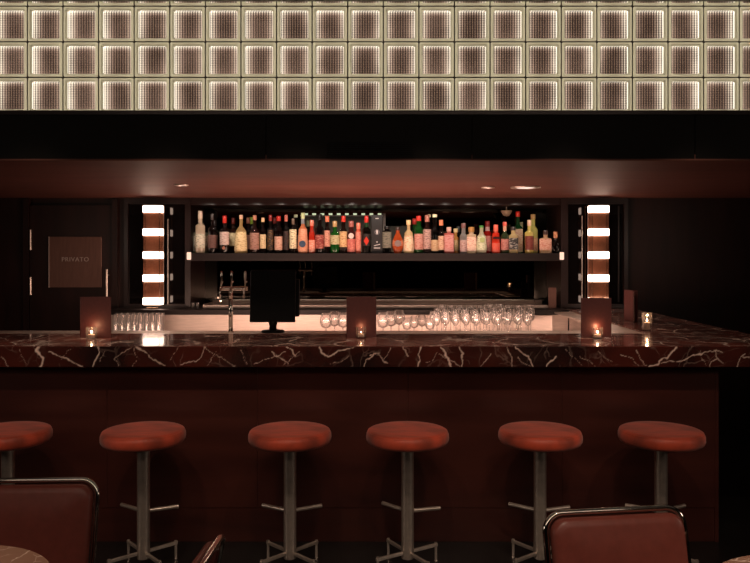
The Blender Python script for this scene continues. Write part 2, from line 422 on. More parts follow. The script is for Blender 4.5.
# front edge with the veins seen in the photograph, stored as an attribute of the stone
V = [([(38, 345), (37.5, 352), (42, 358), (40.5, 367)], 3.2), ([(49, 352), (62, 357), (82, 366)], 1.3), ([(98, 345), (98.5, 354), (96, 360), (93, 367)], 1.6),
     ([(132, 347), (125, 352), (114, 358), (120, 366)], .7), ([(134, 346), (146, 353), (152, 359), (166, 366)], 1.2), ([(177, 348), (171, 360)], .6),
     ([(0, 357), (6, 362), (8, 367)], .8), ([(134, 348), (136, 358), (133, 366)], .5), ([(106, 350), (99, 362)], .5),
     ([(205, 348), (203, 355), (196, 360), (180, 365)], 1.0), ([(287, 346), (291, 350), (295, 357)], 1.4), ([(271, 352), (280, 358), (289, 365)], 1.0),
     ([(202, 347), (225, 360), (236, 366)], .6), ([(287, 352), (270, 358), (254, 364)], .6), ([(300, 352), (290, 360), (284, 366)], .6),
     ([(319, 346), (322, 352), (329, 357.5), (334, 354), (343, 350), (353, 347)], 1.5), ([(350, 356), (342, 360), (330, 364)], .6),
     ([(380, 353), (374, 353), (371, 358), (367, 360), (364, 366)], 1.3), ([(370, 356), (375, 353), (380, 356), (383, 361), (389, 364)], 1.1), ([(390, 348), (386, 355), (384, 360)], .7),
     ([(421, 346), (418.5, 353), (419.5, 360), (418.5, 367)], 1.4), ([(402, 347), (409, 356)], 1.0), ([(441, 347), (446, 355), (449, 359), (451, 367)], 2.0), ([(440, 354), (452, 361), (461, 366)], .7),
     ([(457, 346), (463, 354), (462, 367)], 1.2), ([(425, 363), (432, 360), (437, 352)], .6), ([(491, 353), (487, 360), (481, 366)], 1.0),
     ([(515, 347), (520, 351), (527, 356), (531, 362), (533, 368)], 1.5), ([(507, 347), (511, 355), (512, 367)], .9), ([(518, 357), (522, 362), (531, 367)], .8),
     ([(557, 356), (551, 362), (546, 367)], 1.4), ([(676, 348), (671, 352), (669, 357), (661, 359), (657, 364), (650, 368)], 2.3),
     ([(661, 363), (671, 360.5), (675, 362), (687, 359), (694, 355), (703, 354), (712, 350), (716, 349), (722, 352)], 1.3),
     ([(714, 349), (717, 358), (711, 362), (709.5, 368)], 1.2), ([(717, 358), (723, 363)], .9), ([(620, 354), (633, 358), (638, 366)], .7),
     ([(636, 350), (644, 365), (650, 367)], .7), ([(745, 354), (740, 360), (737, 368)], 1.1), ([(750, 357), (743, 358)], 1.4), ([(596, 350), (612, 362)], .5), ([(580, 356), (600, 368)], .4),
     ([(565, 349), (582, 366)], .4), ([(215, 350), (208, 366)], .4), ([(240, 349), (247, 364)], .5), ([(700, 352), (706, 366)], .5), ([(20, 350), (26, 365)], .4), ([(70, 349), (60, 360)], .4)]
eb = bmesh.new(); lay = eb.verts.layers.float.new('vein')
nx, nz = 1500, 27; X0, X1 = -3.3, 2.28
segs = []
for pts, w in V:
    for a, b in zip(pts, pts[1:]): segs.append((a, b, w))
from mathutils import noise as mn
def veinval(px, py):
    qx = px+2.2*(mn.noise(Vector((px*.11, py*.11, 1)))+.5*mn.noise(Vector((px*.35, py*.35, 4))))
    qy = py+1.8*(mn.noise(Vector((px*.11, py*.11, 9)))+.5*mn.noise(Vector((px*.35, py*.35, 14))))
    best = 0
    for (ax, ay), (bx, by), w in segs:
        if abs(qx-ax) > 25 and abs(qx-bx) > 25: continue
        dx, dy = bx-ax, by-ay; t = max(0, min(1, ((qx-ax)*dx+(qy-ay)*dy)/(dx*dx+dy*dy)))
        d = math.hypot(qx-ax-t*dx, qy-ay-t*dy)
        ww = w*(.55+.5*mn.noise(Vector((px*.2, py*.2, 30)))+.25)
        v_ = max(0, 1-d/max(.25, ww*.62))**.8*min(1, .42+.36*w)
        best = max(best, v_)
    return best
grid = []
for j in range(nz+1):
    z = -TC+TC*j/nz; r_ = []
    for i in range(nx+1):
        x = X0+(X1-X0)*i/nx
        if j == nz: z = -.004
        vtx = eb.verts.new((x, 0, z)); px = CX+x*F/YC0; py = HY+(CZ-ZC-z)*F/YC0
        vtx[lay] = veinval(px, py) if -10 < px < 760 else 0
        r_.append(vtx)
    grid.append(r_)
for j in range(nz):
    for i in range(nx): eb.faces.new((grid[j][i], grid[j][i+1], grid[j+1][i+1], grid[j+1][i]))
top = [eb.verts.new((X0+(X1-X0)*i/nx, .004, 0)) for i in range(nx+1)]
for i in range(nx): eb.faces.new((grid[nz][i], grid[nz][i+1], top[i+1], top[i]))
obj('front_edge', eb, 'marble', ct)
tbj = bmesh.new()
for px in (31, 50): box(tbj, wx(px, 4.2)-.0008, wx(px, 4.2)+.0008, .03, .62, -.0005, .0004)
obj('slab_joint', tbj, 'letter', ct)

# bar front
bf = thing('bar_counter', 'dark red lacquered wood bar front below the marble top', 'bar', (0, 4.087, 0))
xe = 1.853
pe = [-3.3, -2.28, -1.46, -.64, .18, 1.02, xe]
for a, b in zip(pe, pe[1:]):
    obj('front_panel', B(a+.0006, b-.0006, 0, .03, .187, .974, .0006, 1), 'bar_wood', bf)
obj('kick_board', B(-3.3, xe, .004, .034, .0, .1845, .0012, 1), 'bar_wood', bf)
obj('carcass', B(-3.3, xe-.002, .0345, .45, .0, .974), 'fascia', bf)
obj('side_panel', B(xe, xe+.02, .0, 6.60-4.087, .0, .974), 'bar_wood', bf)
obj('return_carcass', B(1.70, xe-.003, .4505, 6.60-4.087, .0, .974), 'fascia', bf)
# steel ledge behind the counter
ld = thing('service_ledge', 'stainless steel service ledge running behind the marble bar top', 'ledge', (0, YC1, 1.06))
obj('main_ledge', B(-3.3, 1.53, .002, .28, 0, .012, .002, 1), 'steel', ld)
obj('return_ledge', B(1.53, 1.678, .0, 1.88, 0, .014, .002, 1), 'steel', ld)
obj('inner_face', B(1.662, 1.676, .0, 1.84, -1.06, -.001), 'steel', ld)
obj('ledge_front', B(-3.3, 1.50, -.04, -.01, -1.06, -.001), 'steel', ld)

# ------------------------------------------------------------------ back bar
bb = thing('back_bar_cabinet', 'stainless steel back bar cabinet under the bottle niche', 'cabinet', (0, 6.45, 0))
BX0 = -2.27
obj('steel_front', B(BX0, 1.66, 0, .02, .905, 1.046), 'steel', bb)
obj('carcass', B(BX0+.002, 1.518, .021, .20, 0, 1.046), 'fascia', bb)
obj('outlet_plate', B(wx(514, 6.44), wx(526, 6.44), -.008, 0, .93, 1.02), 'steel_dark', bb)
obj('corner_panel', rot_bm(B(-.14, .14, -.004, .004, .905, 1.045), radians(-30), 'Z'), 'steel', bb, loc=(1.37, -.08, 0))
wk = thing('workbench', 'low stainless steel workbench carrying the glassware', 'workbench', (0, 5.72, 0))
obj('worktop', B(BX0, 1.655, 0, .725, .865, .90, .003, 1), 'steel', wk)
obj('body', B(BX0+.02, 1.48, .03, .72, 0, .8645), 'steel', wk)
bs = thing('back_counter', 'dark brown wooden counter slab below the bottle shelf', 'counter', (0, 6.40, 1.05))
obj('slab', B(BX0, 1.655, 0, .268, -.003, .04, .002, 1), 'shelf_wood', bs)
obj('niche_slab', B(NX0+.002, NX1-.002, .2685, .79, -.003, .04), 'shelf_wood', bs)
tr = thing('bottle_tray', 'long shallow stainless steel tray on the back counter', 'tray', (0, 6.62, 1.091))
x0, x1 = wx(203, 6.62), wx(552, 6.62)
obj('tray_base', B(x0, x1, 0, .40, 0, .004), 'steel', tr)
obj('rim', box(box(B(x0, x1, 0, .006, .0045, .022), x0, x1, .394, .40, .0045, .052), x0, x0+.006, .0065, .3935, .0045, .03), 'steel', tr)
obj('rail', T([(x0, .25, .055), (x1, .25, .055)], .005), 'chrome', tr)
obj('rail_posts', box(box(B(x0+.1, x0+.11, .245, .255, .0045, .0495), -.005, .005, .245, .255, .0045, .0495), x1-.11, x1-.1, .245, .255, .0045, .0495), 'chrome', tr)
# mirror
tag(obj('wall_mirror', B(NX0+.001, NX1-.001, YN+.042, YN+.048, 1.095, 1.998), 'mirror'), 'smoked mirror lining the back of the bottle niche', 'mirror')
# panel and dots added in place of what the mirror reflects
lp = thing('reflection_board', 'olive grey panel with a row of glowing dots on top, added as a mirror image', 'reflection', (0, YN+.035, 0))
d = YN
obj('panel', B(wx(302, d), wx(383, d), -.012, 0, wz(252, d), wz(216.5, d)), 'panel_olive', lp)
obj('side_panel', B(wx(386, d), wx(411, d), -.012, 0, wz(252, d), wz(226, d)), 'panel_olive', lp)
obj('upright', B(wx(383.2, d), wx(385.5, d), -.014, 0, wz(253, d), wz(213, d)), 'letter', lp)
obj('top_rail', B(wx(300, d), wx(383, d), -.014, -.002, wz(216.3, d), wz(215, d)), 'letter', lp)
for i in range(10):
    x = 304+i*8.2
    obj('lamp', B(wx(x, d), wx(x+3.6, d), -.02, -.006, wz(214.8, d), wz(213.2, d)), 'mirror_dot', lp)  # glowing dots stand in for reflected lights
# shelf
sh = thing('bottle_shelf', 'long brown wooden shelf carrying the row of bottles', 'shelf', (0, 6.56, 1.505))
obj('board', B(NX0+.003, NX1-.003, 0, .36, 0, .068, .002, 1), 'shelf_wood', sh)
for x in (189.0, 561.8):  # emissive caps at the shelf brackets
    t_ = tag(obj('shelf_end_cap', B(wx(x-1.9, 6.55), wx(x+1.9, 6.55), -.012, .012, -.033, .033, .004), 'bracket_glow', loc=(0, 6.548, wz(256, 6.55))),
        'small glowing cap at the %s end of the bottle shelf' % ('left' if x < 300 else 'right'), 'light', 'shelf end caps')
# jambs and pillar framing
struct('trim_6', B(wx(186, YB), NX0+.001, YB-.04, YB, 1.091, ZS), 'frame_wood')
struct('trim_7', B(NX1-.001, wx(567, YB), YB-.04, YB, 1.091, ZS), 'frame_wood')
struct('trim_8', box(box(B(wx(125, YB), wx(129, YB), YB-.03, YB, 1.091, ZS-.001), wx(129, YB), wx(186, YB)-.001, YB-.03, YB, 1.91+.1, ZS-.001), wx(129, YB), wx(186, YB)-.001, YB-.03, YB, 1.091, 1.12), 'frame_wood')
struct('trim_9', box(box(B(wx(623, YB), wx(627, YB), YB-.03, YB, 1.091, ZS-.001), wx(567, YB)+.001, wx(623, YB), YB-.03, YB, 2.01, ZS-.001), wx(567, YB)+.001, wx(623, YB), YB-.03, YB, 1.091, 1.12), 'frame_wood')
for a, b, s in ((130, 185, 'left'), (568, 622, 'right')):
    tag(obj('mirror_pane', B(wx(a, YB), wx(b, YB), YB-.012, YB-.002, 1.125, 2.005), 'black_glass'), 'tall black glass pane behind the %s lamp column' % s, 'mirror', 'black glass panes')
def strip(px, side, mat='strip_metal', w=.6, y0=219, y1=304, lab=None):
    tag(obj('vertical_trim_strip', B(wx(px-w, YB), wx(px+w, YB), YB-.022, YB-.0125, wz(y1, YB), wz(y0, YB)), mat), lab, 'trim strip', 'metal strips beside the lamps')
strip(168.5, 'l', lab='thin chrome strip between the left lamp and the niche')
strip(584.6, 'r', 'brass', .5, 206, 302, lab='thin brass strip just left of the right lamp')
strip(581.5, 'r', 'strip_metal', .5, 216, 300, lab='thin chrome strip further left of the right lamp')
strip(618, 'r', 'frame_wood', .6, 206, 302, lab='thin dark wooden strip right of the right lamp')
# lamp columns
def sconce(pl, pr, side):
    D = 6.50; xc = (wx(pl, D)+wx(pr, D))/2; w = (wx(pr, D)-wx(pl, D))/2
    s = thing('lamp_column', 'upright glass lamp column with five glowing bands, %s of the bottle niche' % side, 'lamp', (xc, D, 0), 0, 'lamp columns either side of the bottles')
    zc = [wz(209.2+23*i, D) for i in range(5)]
    obj('back_plate', B(-w, w, .055, .062, zc[-1]-.03, zc[0]+.03), principled('copper_plate_'+side, (.34, .24, .21), rough=.35, metal=.5, noise=.5, nscale=4), s)
    obj('glow_shield', B(-w-.01, w+.01, -.045, .0545, zc[0]+.0305, zc[0]+.036), 'frame_wood', s)  # plate added to keep the top band's light off the soffit
    obj('mounting', B(-w*.4, w*.4, .0625, .155, zc[-1]-.01, zc[0]+.01), 'steel_dark', s)
    for i, z in enumerate(zc):
        h = .030
        obj('glowing_band', B(-w-.002, w+.002, -.035, .05, z-h, z+h, .006, 2), 'sconce_glow', s)
    for a, b in zip(zc[1:], zc): obj('glass_tube', B(-w+.003, w-.003, -.03, .045, a+.0305, b-.0305), 'sconce_tube', s)
    obj('side_rail', T([(w-.012, -.036, zc[-1]), (w-.012, -.036, zc[0])], .003, seg=6), 'chrome', s) if side == 'left' else obj('side_rail', T([(-w+.012, -.036, zc[-1]), (-w+.012, -.036, zc[0])], .003, seg=6), 'chrome', s)
    return s
sconce(144, 162, 'left'); sconce(589.5, 608, 'right')
for x, side in ((153, 'left'), (598.5, 'right')):
    c_ = wx(x, 6.5)
    tag(obj('lamp_foot', B(c_-.05, c_+.05, 6.46, 6.53, 1.0905, 1.105), 'brass'), 'small brass foot under the %s lamp column' % side, 'lamp foot')

# ------------------------------------------------------------------ door with sign
dr = bpy.data.objects.new('door_1', None); link(dr); dr['kind'] = 'structure'; dr.location = (0, YB, 0)
obj('door_leaf', B(DX0+.004, DX1-.004, -.01, .025, .005, 2.0, .002, 1), 'wall_wood', dr)
obj('door_frame', box(B(DX0-.05, DX0, -.03, .0, 0, 2.05), DX1, DX1+.05, -.03, 0, 0, 2.05), 'wall_wood', dr)
for y0, y1 in ((230, 250), (277, 295)):
    obj('hinge', T([(DX0+.015, -.025, wz(y1, YB)), (DX0+.015, -.025, wz(y0, YB))], .009), 'steel_dark', dr)
hx = wx(109, YB)
hd = obj('door_handle', T([(hx, -.06, wz(325, YB)), (hx, -.06, wz(269, YB))], .010), 'steel_dark', dr)
obj('handle_post', tube(T([(hx, -.06, wz(275, YB)), (hx, -.011, wz(275, YB))], .006), [(hx, -.06, wz(318, YB)), (hx, -.011, wz(318, YB))], .006), 'steel_dark', hd)
sg = thing('door_sign', 'square brown metal sign on the door reading PRIVATO', 'sign', (wx(75.5, YB-.02), YB-.012, wz(262, YB)))
obj('plate', B(-.232, .232, -.012, -.0005, -.225, .225, .002, 1), 'pewter', sg)
obj('edge_strip', B(-.236, -.229, -.016, -.0125, -.226, .226), 'letter', sg)
tx = bpy.data.curves.new('lettering', 'FONT'); tx.body = 'PRIVATO'; tx.size = .055; tx.extrude = .002; tx.align_x = 'CENTER'; tx.align_y = 'CENTER'; tx.space_character = 1.12
tmp = bpy.data.objects.new('lettering', tx); link(tmp); bpy.context.view_layer.update()
me_ = bpy.data.meshes.new_from_object(tmp.evaluated_get(bpy.context.evaluated_depsgraph_get())); me_.materials.clear(); me_.materials.append(M['letter']); bpy.data.objects.remove(tmp)
to = bpy.data.objects.new('lettering', me_); link(to, sg); to.location = (.0, -.0155, .022); to.rotation_euler = (pi/2, 0, 0)

# ------------------------------------------------------------------ soffit downlights
def downlight(px, py, r, lab, mat='downlight'):
    D = (CZ-ZS)*F/(py-HY)
    t = thing('downlight', lab, 'ceiling light', (wx(px, D), D, ZS), 0, 'soffit downlights')
    obj('bezel', L([(r, -.001), (r, -.008), (r*.7, -.010), (r*.66, -.001)], seg=32, caps=False), 'steel_dark', t, smooth=True)
    obj('lens', L([(r*.66, -.002), (r*.6, -.006), (.001, -.007)], seg=32, caps=False), mat, t, smooth=True)
downlight(181.5, 184.5, .05, 'small round downlight in the soffit near the left lamp')
downlight(488, 187, .05, 'small round downlight in the soffit beside the larger disc')
downlight(525.5, 187, .11, 'large flat round disc light in the soffit right of centre')
t = thing('reflected_dome', 'small frosted dome above the bottles on the right, added for a reflected lamp', 'ceiling light', (wx(506.5, 6.95), 6.95, 2.0))  # dome modelled in place of a reflected pendant lamp
d = 6.95
obj('stem', L([(.006, 0), (.006, wz(210.4, d)-2.0)], seg=10), 'steel_dark', t)
obj('shade', L([(.052, wz(210.5, d)-2.0), (.052, wz(211.2, d)-2.0), (.040, wz(214, d)-2.0), (.024, wz(216, d)-2.0), (.002, wz(216.4, d)-2.0)], seg=24), principled('frosted_shade', (.6, .42, .28), rough=.5), t, smooth=True)

# ------------------------------------------------------------------ bottles
mats = {}
def gm(c, haze=.5):
    k = ('g', c, haze)
    if k not in mats:
        m, nt, out = newmat('bottle_glass')
        b = N(nt, 'ShaderNodeBsdfPrincipled', Roughness=.12); b.inputs['Base Color'].default_value = c4(srgb(*c))
        b.inputs['Coat Weight'].default_value = 1; b.inputs['Coat Roughness'].default_value = .03
        t = N(nt, 'ShaderNodeBsdfTranslucent'); t.inputs[0].default_value = c4(srgb(*c))
        tp = N(nt, 'ShaderNodeBsdfTransparent'); tp.inputs[0].default_value = c4(tuple(min(1, v**.5) for v in srgb(*c)))
        mx = N(nt, 'ShaderNodeMixShader'); mx.inputs[0].default_value = .35
        nt.links.new(b.outputs[0], mx.inputs[1]); nt.links.new(t.outputs[0], mx.inputs[2])
        lw = N(nt, 'ShaderNodeLayerWeight', Blend=.4)
        m2 = N(nt, 'ShaderNodeMixShader')
        nt.links.new(math_(nt, 'ADD', math_(nt, 'MULTIPLY', lw.outputs['Facing'], .5), haze, True), m2.inputs[0])
        nt.links.new(tp.outputs[0], m2.inputs[1]); nt.links.new(mx.outputs[0], m2.inputs[2])
        nt.links.new(m2.outputs[0], out.inputs[0]); mats[k] = m
    return mats[k]
def lm(c, ink=None):
    k = ('l', c, ink)
    if k not in mats:
        m, nt, out = newmat('label_paper')
        b = N(nt, 'ShaderNodeBsdfPrincipled', Roughness=.55)
        g_ = sum(c)/3; base = srgb(*[v*.72+(g_*1.06)*.28 for v in c]); i_ = srgb(*ink) if ink else tuple(v*.5 for v in base)
        tc = N(nt, 'ShaderNodeTexCoord'); mp = N(nt, 'ShaderNodeMapping'); mp.inputs['Scale'].default_value = (45, 45, 150)
        nt.links.new(tc.outputs['Object'], mp.inputs[0])
        n = N(nt, 'ShaderNodeTexNoise', Scale=1.0, Detail=2.0); nt.links.new(mp.outputs[0], n.inputs['Vector'])
        r = ramp(nt, n.outputs[0], [(.52, base), (.62, tuple(a_*.3+b__*.7 for a_, b__ in zip(base, i_)))])
        nt.links.new(r.outputs[0], b.inputs['Base Color']); nt.links.new(b.outputs[0], out.inputs[0]); mats[k] = m
    return mats[k]
def cm(c):
    k = ('c', c)
    if k not in mats: mats[k] = principled('bottle_cap', srgb(*c), rough=.35, noise=.1)
    return mats[k]
SH = 1.5735
def bottle(x0, x1, top, glass, cap, label=None, row=0, shape='round', lab='', ly=None, shoulder=None, ink=None, neck=None, caph=None, emblem=None, haze=.5, cx=None, foil=None, kind='bottle', capw=None, band=None):
    D = 6.64+.17*row
    xc = wx((x0+x1)/2, D); w = (wx(x1, D)-wx(x0, D))/2*(1.07 if row else 1.03); H = wz(top, D)-SH
    z = lambda y: wz(y, D)-SH
    t = thing('liquor_bottle', lab, kind, (xc, D, SH), 0, 'bottles on the shelf')
    nw = (neck or 3.2)*D/F/2; ch = (caph or 6)*D/F
    zs = z(shoulder) if shoulder else H*.63
    zn = zs+(H-ch-zs)*.40
    if zn > H-ch-.008: zn = H-ch-.008
    sq, dy = 2.0, 1.0
    if shape == 'square': sq = 6.0; dy = .8
    if shape == 'flat': dy = .5; sq = 3.2
    if shape == 'taper':
        prof = [(w*.8, 0), (w*.98, .004), (w, .02), (w*.97, zs*.5), (w*.80, zs), (w*.55, zs+(zn-zs)*.5), (nw*1.1, zn), (nw, zn+.006), (nw, H-ch)]
    elif shape == 'ball':
        dy = .6
        prof = [(w*.55, 0), (w*.6, .004)]+[(w*max(.3, sin(pi*(.2+.72*k/8)))if k < 8 else w*.3, .006+(zs-.006)*k/8) for k in range(1, 9)]+[(nw, zn), (nw, H-ch)]
    else:
        prof = [(w*.86, 0), (w*.97, .002), (w, .006), (w, zs*.94), (w*.985, zs)]
        for k in (.25, .5, .75, 1):
            prof.append((nw+(w*.985-nw)*(cos(pi*k)*.5+.5), zs+(zn-zs)*k))
        prof += [(nw, H-ch)]
    obj('glass_body', L(prof, seg=20, sq=sq, dy=dy, neck_r=nw), gm(glass, haze), t, smooth=True, angle=50)
    cr = (capw*D/F/2) if capw else nw*1.18
    obj('cap', L([(cr*.95, H-ch+.0002), (cr, H-ch+.002), (cr, H-.002), (cr*.9, H)], seg=16), cm(cap), t, smooth=True, angle=50)
    if foil:
        obj('neck_foil', L([(nw*1.08, H-ch-.045), (nw*1.08, H-ch-.0003)], seg=16, caps=False), cm(foil), t, smooth=True)
    if label:
        y0, y1 = ly or (235, 249)
        za, zb = z(y1), z(y0); zb = min(zb, zs*1.02)
        lb = bmesh.new(); e = .0009
        def rad(zz):
            for (ra, z_a), (rb_, z_b) in zip(prof, prof[1:]):
                if z_a <= zz <= z_b: return ra+(rb_-ra)*(zz-z_a)/max(1e-6, z_b-z_a)
            return w
        loft(lb, [(rad(za+(zb-za)*k/4)+e, za+(zb-za)*k/4) for k in range(5)], seg=14, sq=sq, dy=dy if dy == 1 else dy+.02, a0=radians(195), a1=radians(345), caps=False)
        lo = obj('label', lb, lm(label, ink), t, smooth=True)
        yf = -(w+.0012)*(dy+.02 if dy != 1 else 1)
        if emblem:
            ec, er, ey, es = emblem
            zc = z(ey)
            if es == 'round': e_ = L([(er*D/F, 0), (er*D/F, .0015)], seg=20); rot_bm(e_, pi/2, 'X')
            elif es == 'diamond':
                e_ = L([(er*D/F, 0), (er*D/F, .0015)], seg=4); rot_bm(e_, pi/2, 'X'); bmesh.ops.scale(e_, vec=(.75, 1, 1.25), verts=e_.verts)
            else:
                e_ = B(-er*D/F, er*D/F, -.0015, 0, -1.1*D/F, 1.1*D/F)
            obj('emblem', e_, cm(ec), lo, loc=(0, yf, zc))
    return t
DK = (22, 10, 8)
